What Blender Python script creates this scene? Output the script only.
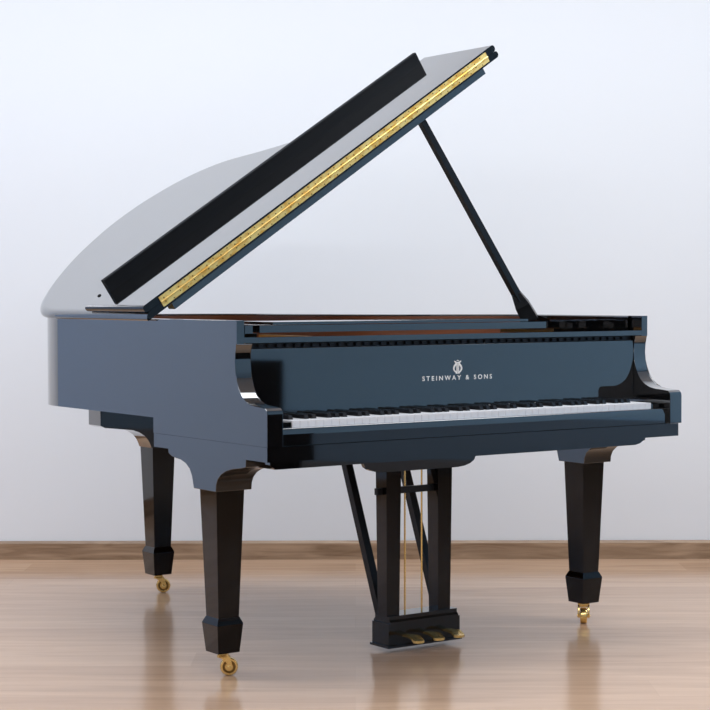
import bpy, bmesh, math, random
from math import sin, cos, pi, radians
from mathutils import Vector, Matrix, Euler
random.seed(4)
for o in list(bpy.data.objects): bpy.data.objects.remove(o)
S = bpy.context.scene
COL = S.collection

# ------------------------------------------------------------------ camera
cd = bpy.data.cameras.new('camera'); cam = bpy.data.objects.new('camera', cd); COL.objects.link(cam)
cam.location = (0, 0, 1.0428)
cam.rotation_euler = (pi/2 - 0.0345, 0.0016, 0)
cd.sensor_width = 36; cd.lens = 1773.86*36/710; cd.clip_start = .05; cd.clip_end = 60
S.camera = cam
# ------------------------------------------------------------------ exposure
S.view_settings.view_transform = 'Standard'; S.view_settings.look = 'None'
S.view_settings.gamma = 1; S.view_settings.use_curve_mapping = False
S.view_settings.exposure = 0.0
# ------------------------------------------------------------------ world + lights
w = bpy.data.worlds.new('world'); S.world = w; w.use_nodes = True
w.node_tree.nodes['Background'].inputs[0].default_value = (.75, .85, 1, 1)
w.node_tree.nodes['Background'].inputs[1].default_value = .3
def area(name, loc, rot, sx, sy, power, color):
    l = bpy.data.lights.new(name, 'AREA'); l.shape = 'RECTANGLE'; l.size = sx; l.size_y = sy
    l.energy = power; l.color = color
    o = bpy.data.objects.new(name, l); o.location = loc; o.rotation_euler = rot; COL.objects.link(o); return o
area('added_area_light_rear', (0, 5.35, 3.08), (0, 0, 0), 6.5, .8, 140, (.885, .95, 1.01))  # unseen area light, added to wash the upper back wall
area('added_area_light_front', (0, 1.2, 3.08), (0, 0, 0), 5, .55, 128, (.90, .955, 1.01))  # unseen area light, added over the front of the room

# ------------------------------------------------------------------ materials
def mat(name):
    m = bpy.data.materials.new(name); m.use_nodes = True
    nt = m.node_tree; return m, nt, nt.nodes['Principled BSDF']
def pm(name, col, rough=.5, metal=0, ior=1.5, spec=.5):
    m, nt, b = mat(name)
    b.inputs['Base Color'].default_value = (*col, 1); b.inputs['Roughness'].default_value = rough
    b.inputs['Metallic'].default_value = metal; b.inputs['IOR'].default_value = ior
    b.inputs['Specular IOR Level'].default_value = spec
    return m
def lacquer(name, base, f0, power, rough):
    """deep polished lacquer: mirror layer whose strength follows the viewing angle over a dark body"""
    m = bpy.data.materials.new(name); m.use_nodes = True; nt = m.node_tree; N = nt.nodes; N.clear()
    out = N.new('ShaderNodeOutputMaterial'); mix = N.new('ShaderNodeMixShader')
    d = N.new('ShaderNodeBsdfDiffuse'); d.inputs[0].default_value = (*base, 1)
    g = N.new('ShaderNodeBsdfGlossy'); g.inputs['Color'].default_value = (1, 1, 1, 1); g.inputs['Roughness'].default_value = rough
    lw = N.new('ShaderNodeLayerWeight'); lw.inputs[0].default_value = .5
    p = N.new('ShaderNodeMath'); p.operation = 'POWER'; p.inputs[1].default_value = power
    ma = N.new('ShaderNodeMath'); ma.operation = 'MULTIPLY_ADD'; ma.inputs[1].default_value = 1-f0; ma.inputs[2].default_value = f0
    L = nt.links.new
    L(lw.outputs['Facing'], p.inputs[0]); L(p.outputs[0], ma.inputs[0]); L(ma.outputs[0], mix.inputs[0])
    L(d.outputs[0], mix.inputs[1]); L(g.outputs[0], mix.inputs[2]); L(mix.outputs[0], out.inputs[0])
    return m
M = {}
M['black'] = lacquer('polished_black_lacquer', (.0035, .0035, .004), .12, 2.5, .03)
M['black2'] = lacquer('polished_black_lacquer_legs', (.0032, .0015, .0009), .020, 3.5, .05)
M['black4'] = lacquer('black_lacquer_dim_reflection', (.005, .003, .002), .035, 4, .06)
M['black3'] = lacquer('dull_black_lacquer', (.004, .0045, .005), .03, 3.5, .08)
M['satin'] = pm('satin_black', (.007, .008, .011), .35, 0, 1.45, .35)
M['felt'] = pm('black_felt', (.006, .006, .007), .9)
M['brass'] = pm('polished_brass', (.90, .64, .24), .22, .9)
M['brass_pale'] = pm('pale_brass', (1.0, .76, .32), .34, .45)
m, nt, b = mat('aged_hinge_brass'); M['hinge'] = m
tc = nt.nodes.new('ShaderNodeTexCoord'); mp = nt.nodes.new('ShaderNodeMapping'); mp.inputs['Scale'].default_value = (45, 1, 90)
no = nt.nodes.new('ShaderNodeTexNoise'); no.inputs['Scale'].default_value = 1; no.inputs['Detail'].default_value = 4
rp = nt.nodes.new('ShaderNodeValToRGB'); rp.color_ramp.elements[0].position = .36; rp.color_ramp.elements[1].position = .58
rp.color_ramp.elements[0].color = (.85, .48, .09, 1); rp.color_ramp.elements[1].color = (1, .76, .27, 1)
for a_, b_ in ((tc.outputs['Object'], mp.inputs[0]), (mp.outputs[0], no.inputs[0]), (no.outputs[0], rp.inputs[0]), (rp.outputs[0], b.inputs['Base Color'])): nt.links.new(a_, b_)
b.inputs['Metallic'].default_value = .45; b.inputs['Roughness'].default_value = .34
M['brass_dark'] = pm('brass_screw', (.25, .15, .05), .4, 1)
M['gold_plate'] = pm('bronze_plate_paint', (.62, .36, .10), .35, .6)
M['ivory'] = pm('white_key_plastic', (.90, .90, .93), .25)
M['ebony'] = pm('black_key', (.012, .012, .014), .22)
M['letter'] = pm('pale_inlay', (.86, .86, .84), .4, .0)
M['steel'] = pm('steel_string', (.55, .52, .48), .3, 1)
def wood(name, c1, c2, scale, rough):
    m, nt, b = mat(name); N = nt.nodes; L = nt.links.new
    tc = N.new('ShaderNodeTexCoord'); mp = N.new('ShaderNodeMapping'); mp.inputs['Scale'].default_value = scale
    no = N.new('ShaderNodeTexNoise'); no.inputs['Scale'].default_value = 1; no.inputs['Detail'].default_value = 6
    no.inputs['Distortion'].default_value = .8
    r = N.new('ShaderNodeValToRGB'); r.color_ramp.elements[0].position = .3; r.color_ramp.elements[1].position = .7
    r.color_ramp.elements[0].color = (*c1, 1); r.color_ramp.elements[1].color = (*c2, 1)
    L(tc.outputs['Object'], mp.inputs[0]); L(mp.outputs[0], no.inputs[0]); L(no.outputs[0], r.inputs[0]); L(r.outputs[0], b.inputs['Base Color'])
    b.inputs['Roughness'].default_value = rough
    return m
M['mahogany'] = wood('mahogany_lining', (.16, .055, .028), (.24, .09, .045), (3, 3, 60), .3)
M['spruce'] = wood('spruce_soundboard', (.55, .36, .16), (.66, .45, .22), (4, 60, 4), .35)
M['underwood'] = wood('dark_beam_wood', (.03, .022, .018), (.05, .035, .025), (3, 40, 3), .5)
M['base_wood'] = wood('baseboard_wood', (.23, .14, .08), (.46, .31, .20), (3.5, 8, 40), .45)

m, nt, b = mat('wall_paint'); M['wall'] = m
b.inputs['Base Color'].default_value = (.80, .815, .845, 1); b.inputs['Roughness'].default_value = .75
no = nt.nodes.new('ShaderNodeTexNoise'); no.inputs['Scale'].default_value = 160; bp = nt.nodes.new('ShaderNodeBump')
bp.inputs['Strength'].default_value = .03; nt.links.new(no.outputs[0], bp.inputs['Height']); nt.links.new(bp.outputs[0], b.inputs['Normal'])
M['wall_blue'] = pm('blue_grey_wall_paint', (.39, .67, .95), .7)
M['wall_blue_shade'] = pm('painted_wall_shade_blue', (.20, .30, .42), .6)
M['rail_black'] = pm('unpolished_black', (.004, .005, .007), .5, 0, 1.4, .15)
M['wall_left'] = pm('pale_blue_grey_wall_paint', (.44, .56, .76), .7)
M['base_shade'] = pm('painted_baseboard_shade', (.20, .20, .215), .6)
M['dark_stand_in'] = pm('reflected_dark_stand_in', (.004, .004, .005), .5, 0, 1.4, .2)
M['ceil'] = pm('ceiling_paint', (.85, .86, .88), .8)

def floor_mat():
    m, nt, b = mat('laminate_floor'); N = nt.nodes; L = nt.links.new
    tc = N.new('ShaderNodeTexCoord')
    br = N.new('ShaderNodeTexBrick'); br.offset = .37; br.inputs['Scale'].default_value = 1
    br.inputs['Brick Width'].default_value = 1.25; br.inputs['Row Height'].default_value = .19
    br.inputs['Mortar Size'].default_value = .0016; br.inputs['Mortar Smooth'].default_value = .5
    br.inputs['Color1'].default_value = (.54, .35, .23, 1); br.inputs['Color2'].default_value = (.645, .435, .295, 1)
    br.inputs['Mortar'].default_value = (.57, .38, .255, 1)
    L(tc.outputs['Object'], br.inputs['Vector'])
    mp = N.new('ShaderNodeMapping'); mp.inputs['Scale'].default_value = (1.6, 16, 1)
    no = N.new('ShaderNodeTexNoise'); no.inputs['Scale'].default_value = 1; no.inputs['Detail'].default_value = 7; no.inputs['Distortion'].default_value = 1.2
    L(tc.outputs['Object'], mp.inputs[0]); L(mp.outputs[0], no.inputs[0])
    r = N.new('ShaderNodeValToRGB'); r.color_ramp.elements[0].position = .25; r.color_ramp.elements[1].position = .75
    r.color_ramp.elements[0].color = (.80, .78, .77, 1); r.color_ramp.elements[1].color = (1.08, 1.08, 1.08, 1)
    L(no.outputs[0], r.inputs[0])
    mx = N.new('ShaderNodeMix'); mx.data_type = 'RGBA'; mx.blend_type = 'MULTIPLY'; mx.inputs[0].default_value = 1
    L(br.outputs[0], mx.inputs[6]); L(r.outputs[0], mx.inputs[7]); L(mx.outputs[2], b.inputs['Base Color'])
    b.inputs['Roughness'].default_value = .17; b.inputs['IOR'].default_value = 1.5
    return m
M['floor'] = floor_mat()

# ------------------------------------------------------------------ mesh helpers
def link(name, bm, material, parent=None, smooth=30, bevel=0, seg=2):
    """write a bmesh to ONE mesh object"""
    if bevel:
        es = [e for e in bm.edges if len(e.link_faces) == 2 and e.calc_face_angle(0) > radians(35)]
        bmesh.ops.bevel(bm, geom=es, offset=bevel, segments=seg, affect='EDGES', profile=.5, clamp_overlap=True)
    bmesh.ops.recalc_face_normals(bm, faces=bm.faces)
    me = bpy.data.meshes.new(name); bm.to_mesh(me); bm.free()
    for p in me.polygons: p.use_smooth = True
    me.set_sharp_from_angle(angle=radians(smooth))
    o = bpy.data.objects.new(name, me); COL.objects.link(o)
    for mm in (material if isinstance(material, (list, tuple)) else [material]): me.materials.append(mm)
    wn = o.modifiers.new('weighted_normals', 'WEIGHTED_NORMAL'); wn.keep_sharp = True; wn.weight = 100
    if parent: o.parent = parent
    return o
def new(): return bmesh.new()
def box(bm, x0, x1, y0, y1, z0, z1, mi=0):
    v = [bm.verts.new(p) for p in ((x0,y0,z0),(x1,y0,z0),(x1,y1,z0),(x0,y1,z0),(x0,y0,z1),(x1,y0,z1),(x1,y1,z1),(x0,y1,z1))]
    for f in ((0,3,2,1),(4,5,6,7),(0,1,5,4),(1,2,6,5),(2,3,7,6),(3,0,4,7)):
        bm.faces.new([v[i] for i in f]).material_index = mi
    return v
def prism(bm, pts, axis, a, b, mi=0):
    """extrude the 2-D outline pts along axis from a to b"""
    def P(p, t):
        return {'x': (t, p[0], p[1]), 'y': (p[0], t, p[1]), 'z': (p[0], p[1], t)}[axis]
    A = [bm.verts.new(P(p, a)) for p in pts]; B = [bm.verts.new(P(p, b)) for p in pts]
    n = len(pts); fs = [bm.faces.new(A[::-1]), bm.faces.new(B)]
    for i in range(n): fs.append(bm.faces.new((A[i], A[(i+1) % n], B[(i+1) % n], B[i])))
    for f in fs: f.material_index = mi
    return A, B
def frustum_stack(bm, secs):
    """square/rect sections (cx, cy, hx, hy, z) lofted"""
    rings = []
    for cx, cy, hx, hy, z in secs:
        rings.append([bm.verts.new((cx+sx*hx, cy+sy*hy, z)) for sx, sy in ((-1,-1),(1,-1),(1,1),(-1,1))])
    for r, q in zip(rings, rings[1:]):
        for i in range(4): bm.faces.new((r[i], r[(i+1) % 4], q[(i+1) % 4], q[i]))
    bm.faces.new(rings[0][::-1]); bm.faces.new(rings[-1])
def lathe(bm, prof, n=32, mtx=Matrix(), mi=0):
    rings = []
    for r, z in prof:
        rings.append([bm.verts.new(mtx @ Vector((r*cos(2*pi*i/n), r*sin(2*pi*i/n), z))) for i in range(n)])
    for a, c in zip(rings, rings[1:]):
        for i in range(n): bm.faces.new((a[i], a[(i+1) % n], c[(i+1) % n], c[i])).material_index = mi
    bm.faces.new(rings[0][::-1]).material_index = mi; bm.faces.new(rings[-1]).material_index = mi
def tube(bm, pts, rad, n=10, mi=0):
    pts = [Vector(p) for p in pts]; rings = []
    for i, p in enumerate(pts):
        t = (pts[min(i+1, len(pts)-1)] - pts[max(i-1, 0)]).normalized()
        a = t.orthogonal().normalized() if abs(t.z) < .9 else t.cross(Vector((0, 1, 0))).normalized()
        if i and rings:
            a = (prev - prev.dot(t)*t).normalized()
        prev = a; c = t.cross(a); r = rad[i] if isinstance(rad, (list, tuple)) else rad
        rings.append([bm.verts.new(p + r*(a*cos(2*pi*k/n) + c*sin(2*pi*k/n))) for k in range(n)])
    for A, B in zip(rings, rings[1:]):
        for k in range(n): bm.faces.new((A[k], A[(k+1) % n], B[(k+1) % n], B[k])).material_index = mi
    bm.faces.new(rings[0][::-1]).material_index = mi; bm.faces.new(rings[-1]).material_index = mi
def bar(bm, p, q, hw, hd, side=Vector((1, 0, 0)), q_scale=1):
    """square bar from p to q"""
    p, q = Vector(p), Vector(q); t = (q-p).normalized(); a = (side - side.dot(t)*t).normalized(); c = t.cross(a)
    R = []
    for o_, s in ((p, 1), (q, q_scale)):
        R.append([bm.verts.new(o_ + s*(a*hw*sx + c*hd*sy)) for sx, sy in ((-1,-1),(1,-1),(1,1),(-1,1))])
    for i in range(4): bm.faces.new((R[0][i], R[0][(i+1) % 4], R[1][(i+1) % 4], R[1][i]))
    bm.faces.new(R[0][::-1]); bm.faces.new(R[1])
def catmull(pts, n=8):
    out = []; P = [pts[0]] + list(pts) + [pts[-1]]
    for i in range(1, len(P)-2):
        p0, p1, p2, p3 = (Vector(q) for q in P[i-1:i+3])
        for k in range(n):
            t = k/n
            out.append(.5*((2*p1) + (p2-p0)*t + (2*p0-5*p1+4*p2-p3)*t*t + (3*p1-p0-3*p2+p3)*t**3))
    out.append(Vector(pts[-1])); return out
def struct(name, bm, material, **k):
    o = link(name, bm, material, **k); o['kind'] = 'structure'; return o

# ------------------------------------------------------------------ the room
XL, XR, YB, YF, H = -3.5, 4.4, 6.95, -3.2, 3.1
def slab(name, *a, m='wall'):
    bm = new(); box(bm, *a); return struct(name, bm, M[m])
slab('floor', XL-.1, XR+.1, YF-.1, YB+.1, -.1, 0, m='floor')
slab('ceiling', XL-.1, XR+.1, YF-.1, YB+.1, H, H+.1, m='ceil')
slab('wall_back', XL-.1, XR+.1, YB, YB+.1, 0, H)
slab('wall_left', XL-.1, XL, YF-.1, YB, 0, H, m='wall_left')
slab('wall_right', XR, XR+.1, YF-.1, YB, 0, H, m='wall_blue')
slab('wall_front', XL, XR, YF-.1, YF, 0, H)
bm = new(); prism(bm, [(YB-.016, 0), (YB-.016, .064), (YB-.010, .073), (YB, .073), (YB, 0)], 'x', XL+.016, XR-.016)
struct('baseboard_back', bm, M['base_wood'])
bm = new(); prism(bm, [(XL, 0), (XL, .066), (XL+.010, .066), (XL+.016, .056), (XL+.016, 0)], 'y', YF, YB)
struct('baseboard_left', bm, M['base_wood'])
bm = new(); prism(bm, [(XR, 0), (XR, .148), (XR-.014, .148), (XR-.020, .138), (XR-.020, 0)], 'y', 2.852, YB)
struct('baseboard_right', bm, M['base_shade'])  # tall and grey so the mirrored foot of the wall looks shaded

bm = new(); box(bm, XR-.03, XR, YF, 2.85, .0, .68); struct('added_dark_panel_1', bm, M['dark_stand_in'], bevel=.004)  # added, unseen: stands in for a low dark object mirrored in the lacquer
bm = new(); box(bm, XR-.012, XR, 2.852, YB, .15, .41); struct('added_dark_panel_2', bm, M['wall_blue_shade'])  # added band: the wall's falling light towards the floor, put into colour

# ------------------------------------------------------------------ the grand piano
W, ZT, ZR, ZA, ZK = 1.48, .9735, .6957, .652, .613
ARM = .0486
piano = bpy.data.objects.new('grand_piano', None); COL.objects.link(piano)
piano.location = (-.2236, 4.4995, 0); piano.rotation_euler = (0, 0, .6132)
piano['label'] = 'polished black grand piano with raised lid, standing on brass casters on the laminate floor'
piano['category'] = 'piano'

# plan of the lid (u across, y back), measured along its edge
LID = [(-.012, .60), (-.012, .9), (-.012, 1.16), (-.010, 1.24), (.004, 1.315), (.036, 1.379), (.090, 1.440), (.161, 1.503), (.252, 1.566),
       (.332, 1.611), (.404, 1.642), (.49, 1.671), (.573, 1.684), (.652, 1.683), (.720, 1.667), (.792, 1.637), (.849, 1.595), (.900, 1.534),
       (.937, 1.458), (.981, 1.287), (1.026, 1.155), (1.088, 1.045), (1.18, .950), (1.30, .868), (1.42, .775), (1.492, .68), (1.510, .60)]
curve = catmull(LID[2:-1], 6)
lid_out = [Vector(LID[0]), Vector(LID[1])] + curve + [Vector(LID[-1])]
def inset(path, d):
    out = []
    for i, p in enumerate(path):
        t = path[min(i+1, len(path)-1)] - path[max(i-1, 0)]
        nrm = Vector((t.y, -t.x)).normalized()          # bass -> tail -> treble is clockwise: inside is to the right
        out.append(p + d*nrm)
    return out
rim_path = [p for p in inset(lid_out, .011)]
rim_path = [Vector((min(max(p.x, 0), W), p.y)) for p in rim_path]
rim_path = [Vector((0, .20))] + [p for p in rim_path if p.y > .62] + [Vector((W, .55)), Vector((W, .20))]
T = .032
def rim_pts(d): 
    q = inset(rim_path, d); q[0] = Vector((d, .20)); q[-1] = Vector((W-d, .20)); return q

bm = new()
prof = [(0, ZR), (0, ZT-.003), (.0008, ZT-.0009), (.003, ZT), (T-.003, ZT), (T, ZT-.003), (T, ZR)]
rows = [rim_pts(d) for d, z in prof]
grid = [[bm.verts.new((p.x, p.y, z)) for p in row] for row, (d, z) in zip(rows, prof)]
for a, c in zip(grid, grid[1:]):
    for i in range(len(a)-1): bm.faces.new((a[i], a[i+1], c[i+1], c[i]))
for i in range(len(rim_path)-1): bm.faces.new((grid[0][i], grid[0][i+1], grid[-1][i+1], grid[-1][i]))
bmesh.ops.recalc_face_normals(bm, faces=bm.faces)
# the arms: the rim's cheeks run forward and sweep down to the key bed
arm_prof = [(.0, ZA), (.0, .736), (.003, .745), (.011, .7505), (.03, .752), (.06, .7535), (.085, .757), (.107, .764), (.125, .776),
            (.139, .794), (.149, .815), (.1545, .838), (.157, .862), (.157, .888), (.154, .902), (.148, .912)]
for x0, x1 in ((0, ARM), (W-ARM, W)):
    t = bmesh.new(); A, B = prism(t, arm_prof + [(.2, .912), (.2, ZA)], 'x', x0, x1)
    es = []
    for V in (A, B):
        for i in range(len(arm_prof)-1): es.append(t.edges.get((V[i], V[i+1])))
    es = [e for e in es if e]
    bmesh.ops.bevel(t, geom=es, offset=.0018, segments=2, affect='EDGES', profile=.5)
    bmesh.ops.recalc_face_normals(t, faces=t.faces)
    tm = bpy.data.meshes.new('t'); t.to_mesh(tm); t.free(); bm.from_mesh(tm); bpy.data.meshes.remove(tm)
UP = .0235
for x0, x1 in ((0, UP), (W-UP, W)):
    z0, z1 = .912, ZT
    box(bm, x0, x1, .148, .20, z0, z1)
for x0, x1 in ((0, ARM), (W-ARM, W)): box(bm, x0, x1, .20, .60, ZA, ZR)
link('rim', bm, M['black'], piano, smooth=25)

# natural wood lining inside the rim
bm = new()
lin = [i for i, p in enumerate(rim_path) if p.y > .62]
pr = [(T+.0004, .76), (T+.0004, ZT-.006), (T+.006, ZT-.006), (T+.006, .76)]
rows = [[rim_pts(d)[i] for i in lin] for d, z in pr]
grid = [[bm.verts.new((p.x, p.y, z)) for p in row] for row, (d, z) in zip(rows, pr)]
n = len(lin)
for k in range(4):
    a, c = grid[k], grid[(k+1) % 4]
    for i in range(n-1): bm.faces.new((a[i], a[i+1], c[i+1], c[i]))
for i in (0, n-1): bm.faces.new([g[i] for g in grid])
link('rim_lining', bm, M['mahogany'], piano)['label'] = 'reddish brown wood lining'

# soundboard, bronze-painted iron plate and strings in the case
def plan_poly(d, y0):
    p = [q for q in inset(rim_path, d) if q.y > y0]
    return [(d, y0)] + [(q.x, q.y) for q in p[1:-1]] + [(W-d, y0)]
bm = new(); prism(bm, plan_poly(T+.007, .30), 'z', .765, .775); link('soundboard', bm, M['spruce'], piano)
bm = new(); prism(bm, plan_poly(T+.007, .26), 'z', .868, .880)
for x in (.28, .52, .80, 1.08): 
    y1 = 1.55 if x < .7 else (1.3 if x < .9 else .85)
    box(bm, x-.012, x+.012, .42, y1, .880, .905)
link('iron_plate', bm, M['gold_plate'], piano, bevel=.003)
bm = new()
for i in range(88):
    x = .12 + i*.0140; y1 = 1.45 - .006*i if i < 55 else 1.12 - .014*(i-55)
    tube(bm, [(x, .36, .895), (x - .0006*i, y1, .893)], .0010 if i > 20 else .002, 5)
so = link('strings', bm, M['steel'], piano); so['kind'] = 'stuff'
bm = new(); box(bm, .04, W-.04, .19, .27, .72, .868); link('pin_block', bm, M['felt'], piano)

# front rail across the opening, music desk folded flat behind it
bm = new(); box(bm, UP, W-UP, .1482, .182, .9140, .9285); link('front_rail', bm, M['black'], piano, bevel=.003, seg=3)
desk = bm = new(); box(bm, .21, 1.27, .37, .62, .9350, .9550)
desk = link('music_desk', bm, M['black'], piano, bevel=.002)
bm = new(); box(bm, .27, 1.21, .395, .60, .9562, .9640); link('desk_panel', bm, M['black'], desk, bevel=.002)
for x0, x1 in ((.05, .195), (1.285, 1.43)):
    bm = new(); box(bm, x0, x1, .36, .62, .918, .934); box(bm, x0+.01, x0+.035, .345, .62, .934, .956); box(bm, x1-.045, x1-.02, .35, .62, .934, .956)
    box(bm, x0+.062, x0+.088, .37, .6, .934, .950)
    link('desk_slide', bm, M['black'], desk, bevel=.0015)

# fallboard with its inlay
bm = new()
fb = [(.158, .7215), (.158, .897), (.159, .8985), (.1605, .899), (.178, .899), (.180, .897), (.180, .7215)]
prism(bm, fb, 'x', ARM+.0015, W-ARM-.0015)
fall = link('fallboard', bm, M['black'], piano, smooth=40)
bm = new(); box(bm, ARM+.0015, W-ARM-.0015, .168, .186, .899, .9138)
x = .075
while x < W-.08:
    box(bm, x, x+.016, .1600, .168, .9015, .9095); x += .0285
link('fallboard_hinge', bm, M['satin'], fall, bevel=.002)
fc = bpy.data.curves.new('t', 'FONT'); fc.body = 'STEINWAY & SONS'; fc.size = .0180; fc.extrude = .0004
fc.align_x = 'CENTER'; fc.space_character = 1.55; fc.space_word = 1.1; fc.offset = .0003
fo = bpy.data.objects.new('t', fc); COL.objects.link(fo)
bpy.context.view_layer.update()
me = bpy.data.meshes.new_from_object(fo.evaluated_get(bpy.context.evaluated_depsgraph_get()))
bpy.data.objects.remove(fo)
xs = [v.co.x for v in me.vertices]; wd = max(xs)-min(xs); cx_ = (max(xs)+min(xs))/2
me.transform(Matrix.Translation((-cx_, 0, 0))); me.transform(Matrix.Diagonal((.253/wd, 1, 1, 1)))
me.transform(Matrix.Rotation(pi/2, 4, 'X')); me.transform(Matrix.Translation((.742, .1578, .7975)))
lo = bpy.data.objects.new('lettering', me); COL.objects.link(lo); lo.parent = fall
me.materials.clear(); me.materials.append(M['letter']); lo['label'] = 'pale inlaid maker lettering'
# lyre-shaped emblem: two bowed arms, strings, crest and foot
bm = new(); ex, ez, ey = .742, .8165, .1575
def fl(pts, r): tube(bm, [(ex+px, ey, ez+pz) for px, pz in pts], r, 8)
for s in (-1, 1):
    pts = catmull([(s*.002, .002), (s*.011, .006), (s*.0155, .015), (s*.013, .024), (s*.0075, .031), (s*.0075, .037), (s*.0135, .0415)], 5)
    fl([(p.x, p.y) for p in pts], [.0020 + .0016*sin(pi*i/(len(pts)-1)) for i in range(len(pts))])
for px in (-.004, 0, .004): fl([(px, .004), (px, .036)], .0016)
fl([(-.009, .036), (.009, .036)], .0017); fl([(-.008, 0), (.008, 0)], .002); fl([(-.004, .041), (0, .045), (.004, .041)], .0015)
for v in bm.verts: v.co = (ex + (v.co.x-ex)*.9, ey + (v.co.y-ey)*.3, ez + (v.co.z-ez)*.82)
link('lyre_emblem', bm, M['letter'], fall)

# key bed, key slip, key blocks, keys
bm = new(); box(bm, .0015, W-.011, .003, .60, ZK, ZA-.0008); prism(bm, [(.046, ZK-.0005), (.046, .600), (.062, .587), (1.345, .587), (1.365, .591), (1.385, .602), (1.385, ZK-.0005)], 'y', .06, .585); link('keybed', bm, M['black'], piano, bevel=.0018)
bm = new(); prism(bm, [(.012, ZA), (.012, .679), (.0165, .6945), (.0175, .6962), (.019, .697), (.034, .697), (.034, ZA)], 'x', ARM+.001, W-ARM-.001)
link('key_slip', bm, M['black'], piano, smooth=40)
bm = new(); box(bm, ARM+.004, .097, .038, .157, ZA, .7105); link('key_block', bm, M['black3'], piano, bevel=.003)  # this block takes the duller lacquer copy in place of a dark reflection
bm = new(); box(bm, 1.3905, W-ARM-.010, .038, .157, ZA, .7105); link('key_block', bm, M['black'], piano, bevel=.003)
bm = new(); box(bm, ARM+.001, W-ARM-.001, .036, .157, ZA-.0004, .658); link('key_frame', bm, M['felt'], piano)
KX0, KX1 = .0995, 1.388; KP = (KX1-KX0)/52
bm = new(); g = .0006
box(bm, g, KP-g, .037, .157, .690, .7135); box(bm, g+.001, KP-g-.001, .040, .157, .672, .690)
k0 = link('white_key', bm, M['ivory'], piano, bevel=.0008)
bm = new()
A = [(-.0068, .080, .7125), (.0068, .080, .7125), (.0068, .157, .7125), (-.0068, .157, .7125), (-.0056, .085, .7245), (.0056, .085, .7245), (.0056, .157, .7245), (-.0056, .157, .7245)]
v = [bm.verts.new(p) for p in A]
for f in ((0,3,2,1),(4,5,6,7),(0,1,5,4),(1,2,6,5),(2,3,7,6),(3,0,4,7)): bm.faces.new([v[i] for i in f])
b0 = link('black_key', bm, M['ebony'], piano, bevel=.0012)
for i in range(52):
    o = k0 if i == 0 else k0.copy()
    if i: COL.objects.link(o); o.parent = piano
    o.location = (KX0 + i*KP, 0, 0)
first = True
for i in range(51):
    if i % 7 in (0, 2, 3, 5, 6):          # A#, C#, D#, F#, G# from the lowest A
        o = b0 if first else b0.copy()
        if not first: COL.objects.link(o); o.parent = piano
        first = False
        o.location = (KX0 + (i+1)*KP, 0, 0)

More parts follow.
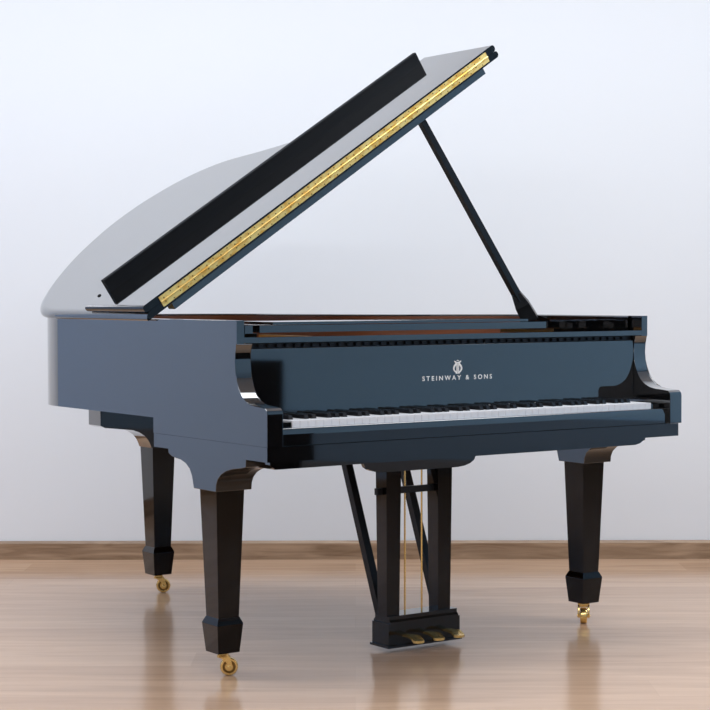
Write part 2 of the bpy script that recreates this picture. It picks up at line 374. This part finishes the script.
# legs with their top brackets, square tapering shafts, spade feet and brass casters
def make_leg(cx, cy, caster_rot, axis):
    bm = new()
    fr = [(-.0, 0)]
    if axis == 'y':          # bracket flares fore and aft
        side = [(.198, ZK), (.196, .5985), (.178, .5905), (.160, .588), (.128, .585), (.100, .577), (.078, .563), (.066, .545), (.060, .525), (.056, .512)]
        front = [(-.062, .512), (-.064, .530), (-.072, .546), (-.090, .561), (-.116, .572), (-.150, .580), (-.190, .585), (-.215, .590), (-.217, ZK)]
        prism(bm, [(cy+a, z) for a, z in side + front], 'x', cx-.0565, cx+.0565)
    else:                    # tail leg: bracket flares sideways
        side = [(.235, .69), (.235, .597), (.218, .589), (.165, .583), (.122, .577), (.097, .568), (.076, .555), (.063, .540), (.055, .525), (.050, .512)]
        pts = side + [(-a, z) for a, z in side[::-1]]
        prism(bm, [(cx+a-.01, z) if abs(a) > .15 else (cx+a, z) for a, z in pts], 'y', cy-.0475, cy+.040)
    leg_parent = None
    shaft = new()
    frustum_stack(shaft, [(cx, cy, .0335, .0335, .0655), (cx, cy, .0410, .0410, .1430), (cx, cy, .0410, .0410, .1455), (cx, cy, .0345, .0345, .1600), (cx, cy, .0325, .0325, .1630),
                          (cx, cy, .044, .044, .512)])
    o = link('leg', shaft, M['black2'], piano, bevel=.0012)
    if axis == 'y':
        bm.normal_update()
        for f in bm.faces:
            if abs(f.normal.x) < .5: f.material_index = 1  # dimmer copy of the same lacquer: dark floor reflection put into the material
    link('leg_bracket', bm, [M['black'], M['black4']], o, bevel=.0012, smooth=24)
    # caster
    R = .0245; off = .017
    base = Matrix.Translation((cx, cy, 0)) @ Matrix.Rotation(caster_rot, 4, 'Z')
    wm = base @ Matrix.Translation((off, 0, R)) @ Matrix.Rotation(pi/2, 4, 'X')
    bm = new()
    lathe(bm, [(.006, -.0115), (.011, -.0115), (.012, -.008), (.017, -.008), (.018, -.0105), (.0225, -.0105), (R, -.007), (R, .007), (.0225, .0105), (.018, .0105), (.017, .008), (.012, .008), (.011, .0115), (.006, .0115)], 36, wm)
    bm.normal_update(); wi = wm.inverted()
    for f in bm.faces:
        c = wi @ f.calc_center_median(); rr = math.hypot(c.x, c.y)
        if .0115 < rr < .0185 and abs(c.z) < .0108: f.material_index = 1
    link('caster_wheel', bm, [M['brass'], M['brass_dark']], o, smooth=40)['label'] = 'brass wheel'
    bm = new()
    lathe(bm, [(.021, .0655), (.0215, .0635), (.015, .062), (.012, .058), (.016, .055), (.016, .050)], 28, base)
    for s in (-1, 1):
        y = s*.0155
        pts = [(-.013, .054), (-.010, .060), (.010, .062), (.021, .050), (.025, .036), (.0255, .024), (.022, .0175), (.017, .0160), (.012, .0185), (.010, .026), (.010, .036), (.002, .044)]
        t = bmesh.new(); prism(t, pts, 'y', y-.003, y+.003); t.transform(base)
        tm = bpy.data.meshes.new('t'); t.to_mesh(tm); t.free(); bm.from_mesh(tm); bpy.data.meshes.remove(tm)
    t = bmesh.new(); box(t, -.012, .014, -.0185, .0185, .051, .061); t.transform(base)
    tm = bpy.data.meshes.new('t'); t.to_mesh(tm); t.free(); bm.from_mesh(tm); bpy.data.meshes.remove(tm)
    lathe(bm, [(.004, -.0205), (.0055, -.0195), (.0055, .0195), (.004, .0205)], 16, wm)
    link('caster_fork', bm, M['brass'], o, bevel=.0012)
    return o
YAW = .6132
make_leg(.0722, .346, -YAW+.10, 'y')
make_leg(W-.0722, .354, radians(47.6-180), 'y')
make_leg(.583, 1.638, -YAW+.15, 'x')

# under-case beams carrying the tail leg
bm = new()
bar(bm, (.30, .60, .672), (.583, 1.58, .672), .035, .035); bar(bm, (1.18, .60, .672), (.61, 1.58, .672), .035, .035)
bar(bm, (.34, 1.615, .69), (.80, 1.615, .69), .06, .02, Vector((0, 1, 0)))
link('under_beams', bm, M['underwood'], piano)
bm = new(); prism(bm, plan_poly(T-.001, .58), 'z', .715, .735); link('case_bottom', bm, M['underwood'], piano)

# pedal lyre
lyre = bm = new()
top = [(.525, ZK), (.525, .556), (.530, .546), (.545, .537), (.565, .531), (.59, .528), (.87, .528), (.895, .531), (.915, .537), (.93, .546), (.935, .556), (.935, ZK)]
prism(bm, top, 'y', .315, .330); box(bm, .59, .87, .330, .385, .528, ZK)
lyre = link('pedal_lyre', bm, M['black'], piano, bevel=.0015, smooth=25)
for x0, x1 in ((.6075, .6605), (.7955, .8485)):
    bm = new(); c = (x0+x1)/2; frustum_stack(bm, [(c, .345, .0225, .0225, .106), (c, .345, .0265, .0265, .529)])
    link('lyre_column', bm, M['black2'], lyre, bevel=.001)
bm = new(); box(bm, .589, .80, .338, .352, .460, .479); link('lyre_crossbar', bm, M['satin'], lyre, bevel=.0015)
bm = new()
box(bm, .609, .871, .310, .392, .022, .086)
box(bm, .604, .876, .305, .397, .0155, .0225)
prism(bm, [(.305+.004, .086), (.305+.004, .090), (.316, .096), (.316, .107), (.386, .107), (.386, .096), (.393, .090), (.393, .086)], 'x', .615, .865)
link('pedal_box', bm, M['black3'], lyre, bevel=.0015)
for px in (.668, .742, .816):
    bm = new()
    out = [(-.008, 0), (-.009, -.035), (-.0125, -.055), (-.0175, -.075), (-.018, -.090), (-.013, -.101), (0, -.105), (.013, -.101), (.018, -.090), (.0175, -.075), (.0125, -.055), (.009, -.035), (.008, 0)]
    A, B = prism(bm, [(px+a, .335+y) for a, y in out], 'z', .041, .048)
    for v in bm.verts:
        d = .335 - v.co.y
        v.co.z += .006*sin(min(d/.06, 1)*pi/2) - (.010 if d > .08 else 0)
    link('pedal', bm, M['brass'], lyre, bevel=.0015, smooth=50)
for px, py in ((.695, .347), (.757, .347), (.812, .378)):
    bm = new(); tube(bm, [(px, py, .10), (px, py, .60)], .0026, 10); link('pedal_rod', bm, M['brass'], lyre)
for s in (.624, .832):
    bm = new(); bar(bm, (s+.006, .375, .10), (s+.010, .625, .70), .012, .012); link('lyre_brace', bm, M['satin'], lyre, bevel=.003)

# lid: hinged on the bass side, front flap folded back on top of it
A_L = radians(33.25)
bm = new()
asym = [(.003, 0), (.0006, .0012), (0, .0035), (.0012, .008), (.0042, .0125), (.0085, .0165), (.014, .0195), (.021, .0212), (.027, .0215)]
symm = [(.0105*(1-cos(radians(-80+20*k))), .01075*(1+sin(radians(-80+20*k))/sin(radians(80)))) for k in range(9)]
n = len(lid_out); nor = [(inset(lid_out, 1)[i]-p) for i, p in enumerate(lid_out)]
nor[0] = Vector((1, 0)); nor[-1] = Vector((-1, 0)); rows = []
for k in range(9):
    row = []
    for p, q in zip(lid_out, nor):
        f = min(max((p.x-.0)/.35, 0), 1) if p.y > 1.1 else (0 if p.x < .5 else 1)
        f = f*f*(3-2*f)
        d = (asym[k][0]-.006)*(1-f) + symm[k][0]*f; z = asym[k][1]*(1-f) + symm[k][1]*f
        c = p + d*q; row.append(bm.verts.new((c.x, c.y, z)))
    rows.append(row)
for a, c in zip(rows, rows[1:]):
    for i in range(n-1): bm.faces.new((a[i], a[i+1], c[i+1], c[i]))
bm.faces.new(rows[0]); bm.faces.new(rows[-1][::-1])
bm.faces.new([r[0] for r in rows] + [r[-1] for r in rows[::-1]])
def bullnose(bm):
    es = [e for e in bm.edges if abs(e.verts[0].co.z - e.verts[1].co.z) < 1e-6 and max(v.co.y for v in e.verts) > .6005]
    bmesh.ops.bevel(bm, geom=es, offset=.0098, segments=5, affect='EDGES', profile=.5, clamp_overlap=True)
def shade_edges(bm, bass):  # shade on end and fold faces, put in as a darker lacquer
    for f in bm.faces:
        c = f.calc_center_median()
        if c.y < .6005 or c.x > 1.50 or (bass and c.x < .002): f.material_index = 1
bm.faces.ensure_lookup_table(); shade_edges(bm, False)
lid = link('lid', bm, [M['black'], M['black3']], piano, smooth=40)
lid.location = (0, 0, .9762); lid.rotation_euler = (0, -A_L, 0)
bm = new(); box(bm, -.012, 1.508, .600, .962, .0222, .0440); bullnose(bm); shade_edges(bm, True); link('front_flap', bm, [M['black'], M['black3']], lid, smooth=40)
bm = new()
prism(bm, [(.912, .0438), (.912, .0850), (.914, .0870), (.9275, .0870), (.9295, .0850), (.9295, .0438)], 'x', .064, 1.447)
link('front_flap_rail', bm, M['rail_black'], lid, bevel=.0006)
bm = new()
lathe(bm, [(.006, .044), (.006, .0475), (.004, .049)], 16, Matrix.Translation((.046, .9555, -.0015))); link('bumper', bm, M['felt'], lid)
bm = new(); box(bm, .075, 1.432, .603, .640, -.0205, -.0003); link('lid_batten', bm, M['black'], lid, bevel=.0015)
# brass piano hinge down the fold: two leaves, knuckle, screws
bm = new()
box(bm, .046, 1.464, .5975, .600, .0064, .0205); box(bm, .046, 1.464, .5975, .600, .0237, .0380)
k = .046
while k < 1.46:
    tube(bm, [(k, .597, .0221), (min(k+.030, 1.464), .597, .0221)], .0026, 10); k += .0306
k = .06; j = 0
while k < 1.455:
    for wz in ((.0098, .034) if j % 2 else (.0165, .0285)):
        lathe(bm, [(.0022, 0), (.0019, .0008)], 10, Matrix.Translation((k, .5976, wz)) @ Matrix.Rotation(pi/2, 4, 'X'), 1)
    k += .028; j += 1
ph = link('piano_hinge', bm, [M['hinge'], M['brass_dark']], lid)
ph['label'] = 'long brass hinge strip'
# lid hinges on the bass side
for y in (.70, 1.10):
    bm = new(); tube(bm, [(-.004, y-.05, -.001), (-.004, y+.05, -.001)], .003, 10); link('lid_hinge', bm, M['satin'], lid)
# lid prop
bm = new()
u_top = 1.103
pt = Vector((u_top*cos(A_L)+.06, .664, .9762 + (u_top*cos(A_L)+.06)*math.tan(A_L) - .012)); pb = Vector((1.424, .632, .955)); dv = pt-pb
bar(bm, pb + dv*.10, pt, .0115, .0115, Vector((0, 1, 0)), .9)
bar(bm, pb, pb + dv*.075, .027, .018, Vector((.8, -.6, 0)), .9)
bar(bm, pb + dv*.075, pb + dv*.135, .0245, .016, Vector((.8, -.6, 0)), .62)
link('lid_prop', bm, M['satin'], piano, bevel=.003)
